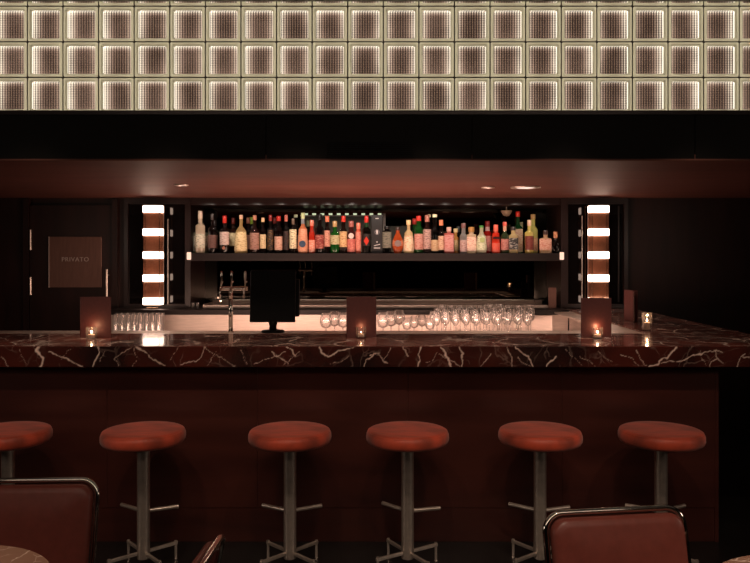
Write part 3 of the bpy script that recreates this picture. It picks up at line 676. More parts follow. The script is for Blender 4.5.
bt = [
 dict(x0=195.7, x1=205, top=210.8, glass=(214, 196, 170), cap=(200, 180, 160), label=(215, 205, 175), ink=(90, 110, 80), ly=(234, 248), shoulder=226, neck=3.8, caph=8, lab='tall frosted pale bottle with a slim neck, first on the left of the shelf', haze=.75),
 dict(x0=193.2, x1=209.5, top=228, glass=(190, 195, 170), cap=(150, 150, 130), shape='square', row=1, shoulder=233, label=(215, 215, 190), ink=(140, 90, 80), ly=(236, 251), caph=3, lab='wide square pale bottle behind the first frosted bottle'),
 dict(x0=208, x1=216.5, top=214, glass=DK, cap=(60, 50, 48), label=(105, 62, 52), ly=(235, 248), neck=2.6, lab='black bottle with a brownish pink label, second tall neck from the left'),
 dict(x0=211, x1=218, top=220, glass=DK, cap=(35, 25, 25), label=(90, 50, 42), row=1, lab='shorter black bottle hidden behind the brownish pink label'),
 dict(x0=220, x1=229.3, top=215.6, glass=DK, cap=(170, 30, 20), label=(196, 165, 150), ink=(120, 80, 70), ly=(232, 245), caph=7.5, neck=3.6, emblem=((150, 100, 80), 1.6, 248, 'round'), lab='dark bottle with a red cap and tall pale pink label'),
 dict(x0=229.5, x1=237, top=218, glass=(60, 30, 20), cap=(90, 25, 15), label=(225, 200, 140), ly=(233, 246), row=1, lab='dark bottle with a dull red cap, half hidden left of a clear bottle'),
 dict(x0=234.8, x1=247.3, top=215, glass=(205, 170, 115), cap=(200, 160, 130), label=(225, 195, 130), ink=(140, 100, 50), ly=(232, 251), shape='taper', shoulder=231, neck=3.2, caph=4, lab='broad clear golden bottle with cream label and tan stopper'),
 dict(x0=245.5, x1=251, top=217.6, glass=DK, cap=(130, 80, 60), row=1, label=(150, 90, 75), lab='dark bottle with a brown cap, just left of the lime cap'),
 dict(x0=248.5, x1=255, top=217, glass=DK, cap=(130, 165, 40), row=1.4, caph=7, capw=4, lab='dark bottle with a lime green cap in the back row'),
 dict(x0=250, x1=259.3, top=215.2, glass=(45, 20, 14), cap=(175, 115, 90), label=(165, 110, 90), ink=(90, 50, 40), ly=(233, 249.5), shoulder=231, neck=3.4, caph=5, lab='dark bottle with a large dusty rose label and tan cap'),
 dict(x0=260, x1=266, top=217.7, glass=DK, cap=(190, 150, 110), label=(215, 180, 120), ly=(234.5, 248.5), neck=2.8, caph=4.5, lab='slim dark bottle with a plain cream yellow label'),
 dict(x0=267.4, x1=273.4, top=215, glass=(14, 8, 8), cap=(120, 25, 18), label=(30, 18, 12), ink=(140, 100, 50), ly=(230, 250), neck=3, lab='slim black bottle with gold script and dark red cap'),
 dict(x0=271.5, x1=278, top=217.5, glass=DK, cap=(100, 22, 15), row=1, lab='black bottle with a dark red cap in the back row'),
 dict(x0=274.7, x1=282.5, top=216, glass=DK, cap=(165, 35, 25), label=(205, 150, 120), ink=(150, 90, 70), ly=(236.5, 250), neck=3.8, caph=5, lab='dark bottle with red cap and short peach brown label'),
 dict(x0=283.4, x1=288.8, top=215, glass=(12, 7, 7), cap=(170, 90, 75), label=(25, 15, 12), ink=(90, 50, 40), ly=(231, 250), neck=3, caph=6.5, lab='very slim black bottle with a dusty pink cap'),
 dict(x0=289.6, x1=296.6, top=218.5, glass=(30, 18, 12), cap=(95, 75, 60), label=(225, 205, 150), ink=(30, 20, 15), ly=(229.5, 248.5), shoulder=229, neck=2.6, lab='dark bottle with a cream and black patterned label'),
 dict(x0=293, x1=298.5, top=214.5, glass=DK, cap=(215, 220, 180), row=1, caph=3, label=(110, 70, 60), lab='dark bottle with a tiny white cap behind the copper bottle'),
 dict(x0=298, x1=307.8, top=212.8, glass=(212, 125, 85), cap=(190, 200, 150), label=(222, 140, 98), ink=(190, 100, 65), ly=(229, 252), shape='taper', shoulder=229, neck=3.4, caph=6, emblem=((60, 75, 95), 3.3, 244, 'round'), foil=(120, 125, 130), haze=.8, lab='copper peach bottle with a round blue medallion and white cap'),
 dict(x0=305, x1=311, top=220.5, glass=(40, 35, 25), cap=(120, 125, 90), row=1, lab='dark bottle with an olive cap, right behind the copper bottle'),
 dict(x0=308.6, x1=315.2, top=220, glass=(190, 45, 28), cap=(205, 120, 100), label=(230, 120, 90), ink=(240, 200, 180), ly=(240, 252), neck=3.6, shape='taper', haze=.9, lab='bright red bottle with a slanting pink label and pink cap'),
 dict(x0=315.3, x1=323.9, top=214, glass=(16, 8, 8), cap=(18, 14, 14), label=(150, 35, 28), ink=(200, 140, 120), ly=(235, 248.5), neck=4, lab='black bottle with red label and black cap'),
 dict(x0=324.4, x1=330, top=216, glass=(30, 14, 10), cap=(205, 115, 85), label=(215, 135, 105), ink=(120, 50, 40), ly=(230.5, 246.5), shoulder=230, neck=3.6, caph=6, lab='dark bottle with an orange peach cap and peach label'),
 dict(x0=330.2, x1=339.5, top=221, glass=(20, 95, 30), cap=(170, 135, 90), label=(185, 175, 115), ink=(120, 60, 40), ly=(235.3, 244.5), shoulder=234, neck=4, haze=.7, lab='green glass bottle with a short pale olive label, left of centre'),
 dict(x0=339.7, x1=347.1, top=216, glass=(35, 18, 12), cap=(190, 45, 28), label=(220, 170, 100), ink=(140, 70, 50), ly=(231.5, 247), shoulder=231, neck=3.8, caph=6, emblem=((30, 15, 12), 3.2, 248.5, 'bar'), lab='dark bottle with red cap and long gold label'),
 dict(x0=347.3, x1=355.2, top=221, glass=(90, 40, 38), cap=(150, 85, 75), label=(205, 85, 70), ink=(225, 150, 130), ly=(239, 252), shoulder=233, neck=4.4, caph=6, emblem=((210, 185, 175), 2.8, 236, 'round'), lab='dark pink bottle with a white badge above a coral label'),
 dict(x0=355.6, x1=361, top=223, glass=(225, 110, 85), cap=(215, 120, 95), label=(225, 120, 95), ink=(170, 40, 30), ly=(232, 251), shoulder=231, neck=3.6, haze=.9, lab='slim coral pink bottle with red print and coral cap'),
 dict(x0=362.3, x1=370.6, top=216, glass=(18, 16, 10), cap=(195, 40, 30), label=(30, 20, 14), ly=(234, 246), neck=3.6, caph=6.5, emblem=((190, 50, 35), 3.6, 241, 'diamond'), foil=(20, 50, 25), lab='black bottle with a red diamond shaped label and red cap'),
 'BOX',
 dict(x0=382.6, x1=391.2, top=226, glass=(14, 12, 10), cap=(18, 15, 15), label=(110, 105, 85), ink=(50, 50, 40), ly=(232, 248), shape='square', shoulder=231, neck=4.5, caph=3, lab='squat black square bottle with a grey olive label, right of the black box'),
 dict(x0=392.3, x1=403.3, top=227.4, glass=(195, 85, 40), cap=(60, 40, 35), label=(205, 100, 55), ly=(240, 246), shape='ball', shoulder=232.5, neck=4, caph=3.2, emblem=((130, 110, 105), 3.3, 243.5, 'round'), haze=.8, lab='round flattened amber bottle with a grey medallion'),
 dict(x0=403.5, x1=413.7, top=220, glass=(225, 195, 145), cap=(215, 185, 135), label=(230, 200, 155), ink=(200, 110, 70), ly=(236, 251), shape='taper', shoulder=233, neck=3, caph=5, capw=4.6, haze=.85, lab='pale cream sloping bottle with a ball stopper near the shelf middle'),
 dict(x0=411.5, x1=418, top=218.5, glass=(25, 110, 35), cap=(190, 45, 35), row=1, shoulder=232, neck=4, haze=.7, lab='green bottle with a red cap in the back row, right of centre'),
 dict(x0=414.4, x1=423, top=216, glass=(20, 90, 28), cap=(195, 45, 35), label=(205, 135, 115), ink=(150, 60, 50), ly=(234, 249.5), shoulder=229, neck=4.4, caph=5, lab='green bottle with red cap and a tall dusty pink label'),
 dict(x0=423.2, x1=431, top=215, glass=(50, 28, 22), cap=(165, 105, 90), label=(190, 140, 125), ink=(40, 20, 18), ly=(229.5, 249), shoulder=229, neck=4, caph=7, lab='brown bottle with a pinkish slanted label and tan foil cap'),
 dict(x0=426.5, x1=432.5, top=214.5, glass=DK, cap=(240, 230, 190), row=1, caph=2.8, capw=3.4, lab='dark back row bottle with a small white cap, left of its twin'),
 dict(x0=431.2, x1=438.2, top=214.3, glass=(14, 12, 9), cap=(240, 232, 190), label=(200, 160, 110), ink=(150, 100, 70), ly=(240, 251), shoulder=231, neck=4, caph=3, lab='dark bottle with a bright white cap and low cream label'),
 dict(x0=438.2, x1=444, top=220, glass=(22, 12, 9), cap=(205, 120, 85), label=(215, 165, 125), ink=(140, 70, 55), ly=(236, 250), shoulder=234, neck=3.6, caph=5.5, lab='slim dark bottle with orange cap and cream label'),
 dict(x0=444.2, x1=453.6, top=227, glass=(205, 110, 100), cap=(200, 160, 145), label=(210, 130, 120), ink=(170, 70, 65), ly=(235, 251.5), shape='square', shoulder=233.5, neck=4, caph=4.5, haze=.85, lab='square rose pink bottle with a pale stopper'),
 dict(x0=453, x1=458.4, top=228.5, glass=(225, 165, 90), cap=(240, 215, 160), label=(235, 190, 120), ly=(240, 251), row=.65, shoulder=238, neck=3, caph=4, capw=4.4, haze=.85, lab='golden bottle with a cream ball stopper, beside the rose pink bottle'),
 dict(x0=455.5, x1=461.5, top=226, glass=(30, 32, 32), cap=(45, 50, 50), row=1.45, lab='dark grey bottle standing behind the golden bottle'),
 dict(x0=459.8, x1=467.2, top=223.2, glass=(170, 165, 160), cap=(115, 75, 70), label=(190, 150, 140), ink=(120, 50, 50), ly=(240, 252), shoulder=236, neck=4, caph=5, lab='clear glass bottle with a brown cap and low pink label'),
 dict(x0=466.4, x1=476.2, top=227, glass=(215, 185, 150), cap=(170, 125, 70), label=(230, 190, 160), ink=(180, 60, 45), ly=(237, 251), shoulder=235, neck=5, caph=5, capw=6, shape='flat', haze=.8, lab='clear cream bottle with red print and crown shaped gold stopper'),
 dict(x0=476.5, x1=486.5, top=225.6, glass=(205, 195, 165), cap=(60, 130, 50), label=(215, 215, 170), ink=(130, 140, 90), ly=(236, 250), shape='taper', shoulder=236, neck=3.8, caph=2, haze=.75, emblem=((170, 180, 120), 2.6, 240, 'round'), lab='rounded clear bottle with a green cap and pale green badge'),
 dict(x0=483.5, x1=491.3, top=221, glass=(170, 25, 20), cap=(120, 20, 18), label=(225, 110, 95), ly=(236, 251), row=1, shoulder=233, neck=4.4, haze=.85, foil=(190, 150, 145), lab='deep red bottle with a dark red cap in the back row'),
 dict(x0=491.6, x1=500, top=224.6, glass=(225, 60, 38), cap=(215, 95, 75), label=(235, 75, 50), ink=(220, 60, 40), ly=(243, 252), shape='taper', shoulder=233, neck=4, caph=7, haze=.9, emblem=((45, 15, 14), 3.5, 238, 'bar'), lab='vivid orange red bottle with a dark band and coral neck'),
 dict(x0=500.8, x1=508.8, top=222, glass=(70, 85, 55), cap=(200, 75, 60), label=(195, 110, 95), ink=(110, 40, 35), ly=(239, 250), shoulder=236, neck=3.4, caph=4, foil=(185, 140, 115), lab='greenish bottle with a dusty red label and coral cap'),
 dict(x0=508.8, x1=517.6, top=227, glass=(205, 180, 130), cap=(50, 40, 38), label=(22, 18, 16), ink=(200, 190, 180), ly=(238, 249.5), shape='square', shoulder=236, neck=4.4, caph=3.5, haze=.8, lab='short square clear bottle with a black label'),
 dict(x0=513.6, x1=522, top=211.4, glass=(20, 75, 32), cap=(205, 45, 30), label=(205, 165, 125), ink=(170, 90, 70), ly=(229, 252), row=1, shape='square', shoulder=228.5, neck=3.8, caph=5.5, lab='tallest green bottle with a red cap and long cream label'),
 dict(x0=518.8, x1=523.5, top=222, glass=(60, 50, 40), cap=(150, 135, 105), row=1.4, lab='slim bottle with a grey tan cap behind the tallest green one'),
 dict(x0=525, x1=533.6, top=220, glass=(215, 195, 110), cap=(200, 165, 140), label=(130, 42, 28), ink=(90, 25, 18), ly=(236, 250), shoulder=233, neck=3.4, caph=6, haze=.8, lab='pale yellow bottle with a dark red label in the front row'),
 dict(x0=528.6, x1=537.5, top=214.3, glass=(215, 205, 120), cap=(190, 150, 95), label=(225, 165, 110), ink=(190, 60, 40), ly=(238, 251), row=1, shoulder=230, neck=4.2, caph=5, haze=.8, lab='tall pale yellow bottle with a tan stopper in the back row'),
 dict(x0=539.6, x1=551.3, top=230.3, glass=(220, 180, 140), cap=(60, 40, 35), label=(225, 160, 130), ink=(180, 60, 45), ly=(239, 250), shape='flat', shoulder=239, neck=4.2, caph=4.5, haze=.8, lab='squat cream bottle with an orange red label and dark cap'),
 dict(x0=551, x1=560, top=231.6, glass=(20, 10, 9), cap=(190, 130, 95), shape='ball', shoulder=240, neck=3.6, caph=6.5, lab='dark round bottle with a tan square stopper, last on the right'),
]
for i, b in enumerate(bt):
    if b == 'BOX':
        D = 6.62
        t = thing('gift_box', 'tall black box with pale printed emblems standing among the bottles', 'box', (wx(377, D), D, SH))
        w = 5.55*D/F; h = wz(214.8, D)-SH
        obj('carton', B(-w, w, 0, .09, 0, h, .0015, 1), principled('black_carton', srgb(18, 17, 18), rough=.5, noise=.1), t)
        pm = principled('silver_print', srgb(185, 180, 180), rough=.5)
        o_ = L([(2.6*D/F, 0), (2.6*D/F, .001), (2.1*D/F, .001), (2.1*D/F, 0)], seg=24, caps=False); rot_bm(o_, pi/2, 'X')
        obj('printed_ring', o_, principled('grey_print', srgb(110, 105, 108), rough=.5), t, loc=(0, -.0003, wz(232, D)-SH))
        obj('printed_figure', L([(.004, -.02), (.009, -.005), (.011, .008), (.004, .018)], seg=10, dy=.1), pm, t, loc=(0, -.001, wz(232, D)-SH))
        obj('printed_crest', B(-.014, .014, -.001, 0, -.004, .004), pm, t, loc=(0, -.0003, wz(218.5, D)-SH))
        obj('printed_line', B(-.028, .028, -.001, 0, -.0045, .0045), pm, t, loc=(0, -.0003, wz(248, D)-SH))
        obj('printed_stroke', rot_bm(B(-.028, .028, -.001, 0, -.003, .003), radians(-14), 'Y'), pm, t, loc=(0, -.0003, wz(245, D)-SH))
        obj('printed_mark', B(-.005, .005, -.001, 0, -.005, .006), pm, t, loc=(0, -.0003, wz(242, D)-SH))
        continue
    bottle(**b)

# ------------------------------------------------------------------ glassware on the workbench
ZW = .9003
def wineglass(h=.21, r=.033):
    t = thing('wine_glass', '', 'glass', (0, 0, 0))
    obj('foot', L([(r*.9, 0), (r*.9, .0025), (.006, .007), (.004, .012)], seg=16), 'glass', t, smooth=True)
    obj('stem', L([(.0035, .0122), (.0032, h*.48)], seg=8), 'glass', t, smooth=True)
    obj('bowl', L([(.004, h*.4805), (r*.6, h*.53), (r*.95, h*.64), (r, h*.74), (r*.82, h)], seg=18, caps=False), 'glass', t, smooth=True)
    return t
def balloon(h=.17, r=.045):
    t = thing('balloon_glass', '', 'glass', (0, 0, 0))
    obj('foot', L([(r*.75, 0), (r*.75, .0025), (.006, .007), (.004, .012)], seg=16), 'glass', t, smooth=True)
    obj('stem', L([(.004, .0122), (.0035, h*.34)], seg=8), 'glass', t, smooth=True)
    obj('bowl', L([(.004, h*.3405), (r*.75, h*.42), (r, h*.62), (r*.9, h*.82), (r*.66, h)], seg=18, caps=False), 'glass', t, smooth=True)
    return t
def tumbler(h=.085, r=.0235):
    t = thing('tumbler', '', 'glass', (0, 0, 0))
    obj('base', L([(r*.82, 0), (r*.84, .010)], seg=16), 'glass', t, smooth=True, angle=40)
    obj('wall', L([(r*.84, .0102), (r, h)], seg=16, caps=False), 'glass', t, smooth=True)
    return t
protos = {}
def place(kind, px, Y, z, label, group, rz=0, sc_=1):
    if kind not in protos:
        o = protos[kind] = {'wine': wineglass, 'balloon': balloon, 'tumbler': tumbler}[kind]()
    else: o = copy_tree(protos[kind])
    o.location = (wx(px, Y), Y, z); o.scale = (sc_,)*3; o['label'] = label; o['group'] = group; return o
rows = [(6.36, 442, 528, 10, 1.12, 'rear'), (6.25, 437, 530, 11, 1.02, 'third'), (6.13, 433, 526, 10, .94, 'second'), (6.01, 436, 528, 10, .9, 'front')]
for Y, a, b, n, s, rn in rows:
    for i in range(n):
        place('wine', a+(b-a)*i/(n-1)+random.uniform(-1, 1), Y+random.uniform(-.012, .012), ZW,
              'clear stemmed wine glass, %s from the left in the %s row right of the menu' % (ordn(i+1), rn), 'wine glasses on the workbench', sc_=s*random.uniform(.97, 1.03))
for i, px in enumerate((383, 391, 399, 407, 414, 422, 430)):
    place('balloon', px, (6.05, 6.19, 6.33)[i % 3], ZW, 'balloon wine glass, %s from the left beside the middle menu' % ordn(i+1), 'balloon glasses on the workbench', sc_=(1.15 if px < 405 else .9))
for i, px in enumerate((326, 334.5, 343)):
    place('balloon', px, (6.05, 6.20, 6.1)[i], ZW, 'balloon wine glass left of the middle menu, %s from the left' % ordn(i+1), 'glasses left of the middle menu', sc_=1.12)
for lv in range(2):
    for rw in range(3):
        for i in range(8):
            place('tumbler', 116+i*6.1+rw*1.5, 6.1+rw*.11, ZW+.0005+lv*.0865, 'clear tumbler, %s from the left, %s layer of the %s stack row' % (ordn(i+1), ('lower', 'upper')[lv], ('front', 'middle', 'rear')[rw]), 'stacked tumblers by the left lamp')
for i, px in enumerate((193.0, 197.6)):
    place('tumbler', px, 6.60, 1.0912, 'small glass at the left end of the back counter, %s one' % ('left', 'right')[i], 'small glasses beside the tray', sc_=.55)

# ------------------------------------------------------------------ on the bar
ZL = 1.0723
# beer tap
D = 4.74
t = thing('beer_tap', 'slim chrome beer tap tower with three handles behind the bar', 'beer tap', (wx(230.7, D), D, ZL))
ox = wx(230.7, D)
zz = lambda y: wz(y, D)-ZL
xx = lambda p: wx(p, D)-ox
obj('flange', L([(.022, 0), (.022, .004), (.014, .010)], seg=20), 'chrome', t, smooth=True, angle=40)
obj('column', T([(0, 0, .0102), (0, 0, zz(291))], .0140, seg=16), 'chrome', t, smooth=True)
obj('crossbar', T([(xx(220), 0, zz(288.5)), (xx(248), 0, zz(288.5))], .013, seg=16), 'chrome', t, smooth=True, angle=50)
for p, m_ in ((222.3, 'chrome'), (232.5, 'chrome'), (246, 'steel_dark')):
    f = obj('faucet', T([(xx(p), -.0135, zz(287)), (xx(p), -.045, zz(288)), (xx(p)-.003, -.055, zz(291)), (xx(p)-.003, -.057, zz(298))], .006, seg=10), m_, t, smooth=True)
    obj('spigot_nut', T([(xx(p)-.004, -.03, zz(281.5)), (xx(p)+.013, -.03, zz(281.5))], .0045, seg=8), m_, f, smooth=True)
    obj('tap_handle', L([(.004, zz(286)), (.005, zz(281)), (.0085, zz(277)), (.0085, zz(273)), (.005, zz(271)), (.001, zz(270.8))], seg=14, cx=xx(p), cy=-.03), m_, f, smooth=True)
# POS monitor
D = 4.76
t = thing('till_monitor', 'black till monitor on a round foot behind the bar', 'monitor', (wx(273, D), D, ZL))
k = F/D
obj('base', L([(.072, 0), (.075, .004), (.07, .012), (.03, .016)], seg=28), 'black_plastic', t, smooth=True)
obj('neck', L([(.026, .0162), (.022, .04), (.034, .075)], seg=16), 'black_plastic', t, smooth=True)
obj('screen', rot_bm(B(-.145, .143, -.03, -.004, .062, .395, .006), radians(-8), 'X', (0, 0, .06)), 'black_plastic', t)
obj('housing', rot_bm(B(-.09, .165, -.0035, .035, .10, .34, .008), radians(-8), 'X', (0, 0, .06)), 'black_plastic', t)

def menu(px0, px1, y0, yb, lab, D=None, rz=0, w=None, h=None, x=None, mat='menu', z=ZC, open_=.045):
    D = D or (CZ-z)*F/(yb-HY)
    x = wx((px0+px1)/2, D) if x is None else x
    w = w or (px1-px0)*D/F/2; h = h or (yb-y0)*D/F
    t = thing('menu', lab, 'menu', (x, D, z+.0004), rz, 'drinks menus standing on the bar')
    n = 1
    obj('front_cover', B(-w, w, 0, .003, 0, h, .001, 1), mat, t)
    obj('back_cover', prism(bmesh.new(), [(-w, .0035), (-w+.002, .0035), (w-.03, open_), (w-.032, open_+.002)], 0, h), mat, t)
    obj('spine', T([(-w-.001, .002, 0), (-w-.001, .002, h)], .0025, seg=8), mat, t, smooth=True)
    obj('pages', prism(bmesh.new(), [(-w+.006, .0042), (w-.006, .006), (w-.006, .0085), (-w+.006, .0055)], .004, h-.006), 'paper', t)
    return t
menu(80.5, 111, 297, 337.5, 'dark red menu standing behind the lit candle at the left')
menu(347, 376.3, 297, 337.5, 'dark red menu standing at the middle of the bar top')
menu(581.5, 611.5, 298, 338, 'dark red menu in front of the right lamp column')
menu(0, 0, 0, 0, 'narrow menu turned sideways on the right return of the bar', D=5.38, x=1.82, w=.075, h=.225, rz=radians(-84))
menu(0, 0, 0, 0, 'small tan card holder on the back counter at the far right', D=6.58, x=wx(552.5, 6.58), w=.033, h=.18, mat='tan', z=1.0903, open_=.03)

def candle(px, Y, lab, r=.031, h=.064, lit=1, tall=False):
    t = thing('candle_holder', lab, 'candle', (wx(px, Y), Y, ZC+.0004), 0, 'candle glasses on the bar')
    obj('glass_cup', L([(r*.9, 0), (r, .004), (r, h), (r-.002, h), (r-.002, .006), (.001, .006)], seg=28, caps=True), 'candleglass', t, smooth=True, angle=40)
    wz_ = .022 if not tall else .05
    obj('wax', L([(r*.72, .0075), (r*.72, wz_), (r*.6, wz_+.001), (.001, wz_)], seg=20), 'wax', t, smooth=True, angle=40)
    if tall: obj('inner_foot', L([(r*.5, .0062), (r*.2, .02), (r*.2, .04), (r*.6, .0495)], seg=16), 'glass', t, smooth=True)
    obj('wick', T([(0, 0, wz_+.0015), (0, 0, wz_+.008)], .0009, seg=6), 'rubber', t)
    if lit:
        q = 1 if lit == 1 else .45
        obj('flame', L([(.0005, wz_+.008), (.0040*q, wz_+.008+.003*q), (.0045*q, wz_+.008+.006*q), (.0022*q, wz_+.008+.012*q), (.0004*q, wz_+.008+.016*q)], seg=12), 'flame', t, smooth=True)
        l = bpy.data.lights.new('candle_light', 'POINT'); l.energy = .2*lit; l.color = (1, .5, .25); l.shadow_soft_size = .008
        lo = bpy.data.objects.new('candle_light', l); link(lo, t); lo.location = (0, 0, wz_+.045)
    return t
candle(91.5, 4.32, 'lit candle glass before the left menu')
candle(361, 4.345, 'small clear candle glass in front of the middle menu', lit=.35)  # small flame added to brighten the pale wax
candle(597.5, 4.32, 'lit candle glass before the right menu near the lamp')
candle(647, 4.76, 'tall clear candle glass on the far right corner of the bar', r=.031, h=.115, tall=True)

# ------------------------------------------------------------------ stools
def stool():
    t = thing('bar_stool', '', 'stool', (0, 0, 0), 0, 'bar stools along the bar')
    R = .207; H = .696; th = .068
    prof = [(.001, H-th), (R*.90, H-th), (R*.965, H-th+.006), (R*.993, H-th+.016), (R, H-th+.028), (R*.995, H-.024), (R*.972, H-.012), (R*.93, H-.004), (R*.85, H-.0005), (R*.5, H+.002), (.001, H+.003)]
    s = obj('seat_cushion', L(prof, seg=56, caps=False), 'suede', t, smooth=True)
    n = 64
    obj('seam', T([(R*.955*cos(2*pi*i/n), R*.955*sin(2*pi*i/n), H-.0095) for i in range(n)], .0022, seg=6, closed=True), 'suede', s, smooth=True)
    obj('mounting_plate', L([(.09, H-th-.008), (.09, H-th-.0003)], seg=28), 'steel_dark', t, smooth=True, angle=40)
    obj('collar', L([(.034, H-th-.045), (.036, H-th-.0085)], seg=24), 'steel_dark', t, smooth=True, angle=40)
    obj('pole', L([(.0315, .052), (.0315, H-th-.0455)], seg=28), 'steel_dark', t, smooth=True, angle=40)
    for a in (28, 150):
        a = radians(a)
        obj('footrest', T([(.0318*cos(a), .0318*sin(a), .285), (.172*cos(a), .172*sin(a), .285)], .0100, seg=12), 'steel_dark', t, smooth=True, angle=50)
    for k in range(4):
        a = k*pi/2+radians(46)
        b_ = bmesh.new(); box(b_, .0322, .185, -.007, .007, .072, .088, .002, 1); rot_bm(b_, a, 'Z')
        lg = obj('leg', b_, 'steel_dark', t)
        obj('foot_pin', L([(.009, 0), (.007, .004), (.007, .0718), (.008, .0885), (.008, .0915)], seg=12, cx=.176*cos(a), cy=.176*sin(a)), 'steel_dark', lg, smooth=True, angle=50)
    return t
names = ['leftmost bar stool with red leather seat, cut off by the photo edge', 'second red leather bar stool from the left, behind the lower left chair',
         'third red leather bar stool from the left, below the till monitor', 'fourth red leather bar stool from the left, below the middle menu',
         'fifth red leather bar stool, just left of the right chair', 'rightmost red leather bar stool, rising behind the right chair']
st = None
for i, (px, yaw) in enumerate(((8, 0), (143.5, -4), (290, 0), (407.5, -14), (540, -8), (661, 0))):
    if st is None: s = st = stool()
    else: s = copy_tree(st)
    s.location = (wx(px, 3.75), 3.75, 0); s.rotation_euler = (0, 0, radians(yaw)); s['label'] = names[i]

# ------------------------------------------------------------------ lounge chairs
def rrect(w, z0, z1, r, n=6):
    pts = []
    for cx_, cz_, a0 in ((w-r, z1-r, 0), (-w+r, z1-r, pi/2), (-w+r, z0+r, pi), (w-r, z0+r, 3*pi/2)):
        for k in range(n+1):
            a = a0+pi/2*k/n; pts.append((cx_+r*cos(a), cz_+r*sin(a)))
    return pts
def cushion(w, z0, z1, r, y0, y1, bulge=.02):
    bm = bmesh.new(); rings = []
    zc = (z0+z1)/2
    lays = [(0, y1), (.0, y1-.003), (-.0, y0+.018), (.004, y0+.008), (.012, y0+.002), (.028, y0), (.06, y0-bulge*.3), (.11, y0-bulge*.5)]
    for inset, y in lays:
        rings.append([bm.verts.new((x, y, z)) for x, z in rrect(w-inset, z0+inset, z1-inset, max(.012, r-inset*.4))])
    for A, C in zip(rings, rings[1:]): ring_faces(bm, A, C)
    bm.faces.new(rings[0]); bm.faces.new(rings[-1]); return bm
def chair(loc, rz, lab):
    t = thing('lounge_chair', lab, 'chair', loc, rz, 'oxblood leather chairs with chrome frames')
    tilt = radians(-13); piv = (0, 0, .46)
    # chair faces -Y; the back leans towards +Y
    b = cushion(.210, .43, .789, .045, -.028, .004); rot_bm(b, tilt, 'X', piv)
    obj('back_cushion', b, 'leather', t, smooth=True, angle=60)
    f = bmesh.new(); tube(f, [(x, .010, z) for x, z in rrect(.221, .415, .802, .055, 10)], .0098, seg=12, closed=True); rot_bm(f, tilt, 'X', piv)
    obj('back_frame', f, 'chrome', t, smooth=True)
    s = bmesh.new(); box(s, -.2, .2, -.48, -.04, .40, .465, .022, 4)
    obj('seat_cushion', s, 'leather', t, smooth=True)
    for sx in (-1, 1):
        x = sx*.222
        pts = [(sx*.208, .012, .50), (x, .02, .40), (x, .01, .36), (x, -.05, .33), (x, -.40, .33), (x, -.46, .30), (x, -.48, .24), (x, -.48, .06), (x, -.46, .02), (x, -.42, .0095), (x, .0, .0095)]
        sm = []
        for a, b_ in zip(pts, pts[1:]):
            for q in range(3): sm.append(tuple(a[i]+(b_[i]-a[i])*q/3 for i in range(3)))
        sm.append(pts[-1])
        obj('side_frame', T(sm, .0095, seg=10), 'chrome', t, smooth=True)
    obj('floor_bar', T([(-.213, .0, .0095), (.213, .0, .0095)], .0095, seg=10), 'chrome', t, smooth=True)
    obj('seat_support', box(B(-.212, .212, -.40, -.38, .34, .3995), -.212, .212, -.10, -.08, .34, .3995), 'chrome', t)
    return t
chair((-1.175, 2.50, 0), radians(2), 'oxblood leather chair with chrome frame behind the round table, left corner')
chair((.740, 2.20, 0), radians(8), 'oxblood leather chair with chrome frame in front of the right stools')
chair((-.522, 1.895, 0), radians(-93), 'chair seen edge-on, only the top corner of its backrest showing')

def table(x, y, lab):
    t = thing('round_table', lab, 'table', (x, y, 0), 0, 'round marble tables')
    R = .30
    obj('marble_top', L([(R-.008, .715), (R, .720), (R, .737), (R-.003, .74), (.001, .74)], seg=72), 'table_marble', t, smooth=True, angle=40)
    obj('pedestal', L([(.03, .0125), (.03, .7145)], seg=24), 'chrome', t, smooth=True, angle=40)
    obj('foot', L([(.14, 0), (.14, .006), (.05, .012)], seg=40), 'steel_dark', t, smooth=True, angle=40)
table(-1.12, 1.85, 'round brown marble table top at the lower left corner')
table(1.115, 1.785, 'round marble table top peeping in at the lower right corner')

# ------------------------------------------------------------------ lights
def area(name, loc, size, energy, color=(1, .75, .55), rot=(0, 0, 0), sy=None, spread=None):
    l = bpy.data.lights.new(name, 'AREA'); l.energy = energy; l.color = color
    l.shape = 'RECTANGLE' if sy else 'SQUARE'; l.size = size
    if sy: l.size_y = sy
    if spread: l.spread = radians(spread)
    o = bpy.data.objects.new(name, l); link(o); o.location = loc; o.rotation_euler = rot; return o
def spot(name, loc, to, energy, ang=60, color=(1, .74, .55), blend=.8, size=.04):
    l = bpy.data.lights.new(name, 'SPOT'); l.energy = energy; l.color = color; l.spot_size = radians(ang); l.spot_blend = blend; l.shadow_soft_size = size
    o = bpy.data.objects.new(name, l); link(o); o.location = loc
    o.rotation_euler = (Vector(to)-Vector(loc)).to_track_quat('-Z', 'Y').to_euler(); return o
# bottle niche: a row of small spots along the header, aimed at the bottles
for i in range(15):
    x = -1.5+i*.2143
    spot('niche_spot', (x, 6.35, 2.03), (x, 6.72, 1.62), 3.2, 95, (1, .88, .76), .9, .006)
for i in range(8):
    x = -1.4+i*.4
    spot('niche_rear_spot', (x, 7.05, 1.98), (x, 6.75, 1.62), 1.4, 95, (1, .86, .72), .9, .006)
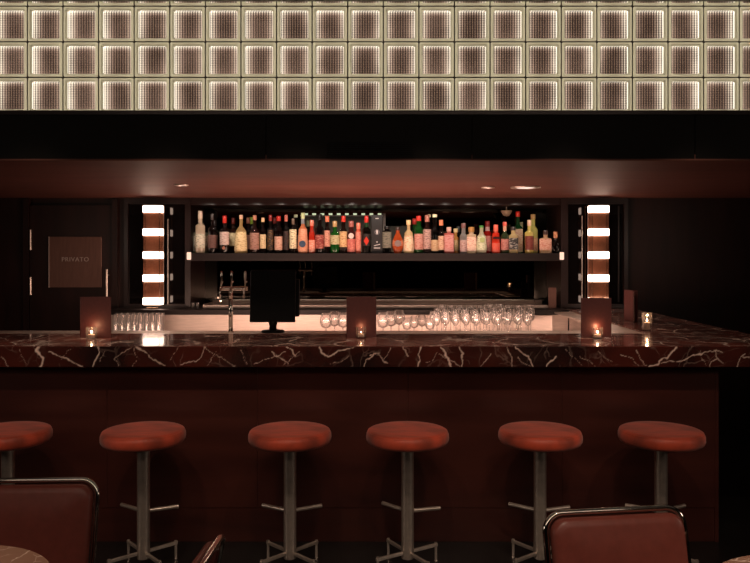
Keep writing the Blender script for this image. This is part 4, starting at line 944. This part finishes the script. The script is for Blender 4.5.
# tubes behind the bar that wash the steel work area
for x, w_, e in ((-1.45, 1.2, 8), (-.2, .9, 4.5), (.95, 1.1, 9)):
    area('work_lamp', (x, 4.72, .97), w_, e, (1, .65, .49), (radians(80), 0, 0), .08)
area('soffit_fill', (-.1, 5.45, .93), 2.3, 30, (1, .58, .44), (pi-.42, 0, 0), .5)  # unseen light added to brighten the soffit from below
# general room light: soft lamps on the ceiling of the room behind the camera and over the tables
area('room_lamp', (0, -.2, 2.87), 5.5, 30, (1, .72, .55), (radians(35), 0, 0), .6)
for x in (-1.9, -1.1, -.4, .15, .85, 1.6):
    spot('ceiling_spot', (x, 2.2, 2.85), (x*.99, 3.75, .7), 30, 50)
for x in (-1.8, -1.1, -.4, .3, 1.0, 1.7):
    spot('counter_fill_spot', (x, 3.1, 2.86), (x, 4.3, 1.083), 28, 34)  # unseen beams added to brighten the marble bar top
for x in (-1.1, .75):
    spot('table_spot', (x, 1.0, 2.85), (x, 2.3, .7), 8 if x < 0 else 55, 50)
for x, y in ((-1.12, 1.85), (1.13, 1.8)):
    spot('tabletop_fill_spot', (x, y-.6, 2.86), (x, y, .74), 85, 26)  # unseen beams added to brighten the table tops
# unseen lights added at both sides for streaks on chrome and poles
for sx in (-1, 1):
    area('side_fill', (sx*4.1, 1.9, 1.7), .35, 8, (1, .78, .62), (0, sx*radians(90), 0), 1.2)
# soffit downlights
for px, py, e in ((181.5, 184.5, 16), (488, 187, 14), (525.5, 187, 14)):
    D = (CZ-ZS)*F/(py-HY)
    spot('downlight_beam', (wx(px, D), D, ZS-.02), (wx(px, D), D, 0), e, 140)
w = bpy.data.worlds.new('world'); sc.world = w; w.use_nodes = True
w.node_tree.nodes['Background'].inputs[0].default_value = (.02, .014, .012, 1)
w.node_tree.nodes['Background'].inputs[1].default_value = .1
vs = sc.view_settings; vs.view_transform = 'Standard'; vs.look = 'None'; vs.gamma = 1; vs.exposure = 0; vs.use_curve_mapping = False
cy = sc.cycles; cy.max_bounces = 10; cy.diffuse_bounces = 4; cy.glossy_bounces = 4; cy.transparent_max_bounces = 24; cy.transmission_bounces = 6
cy.caustics_reflective = False; cy.caustics_refractive = False; cy.sample_clamp_indirect = 3; cy.use_denoising = True
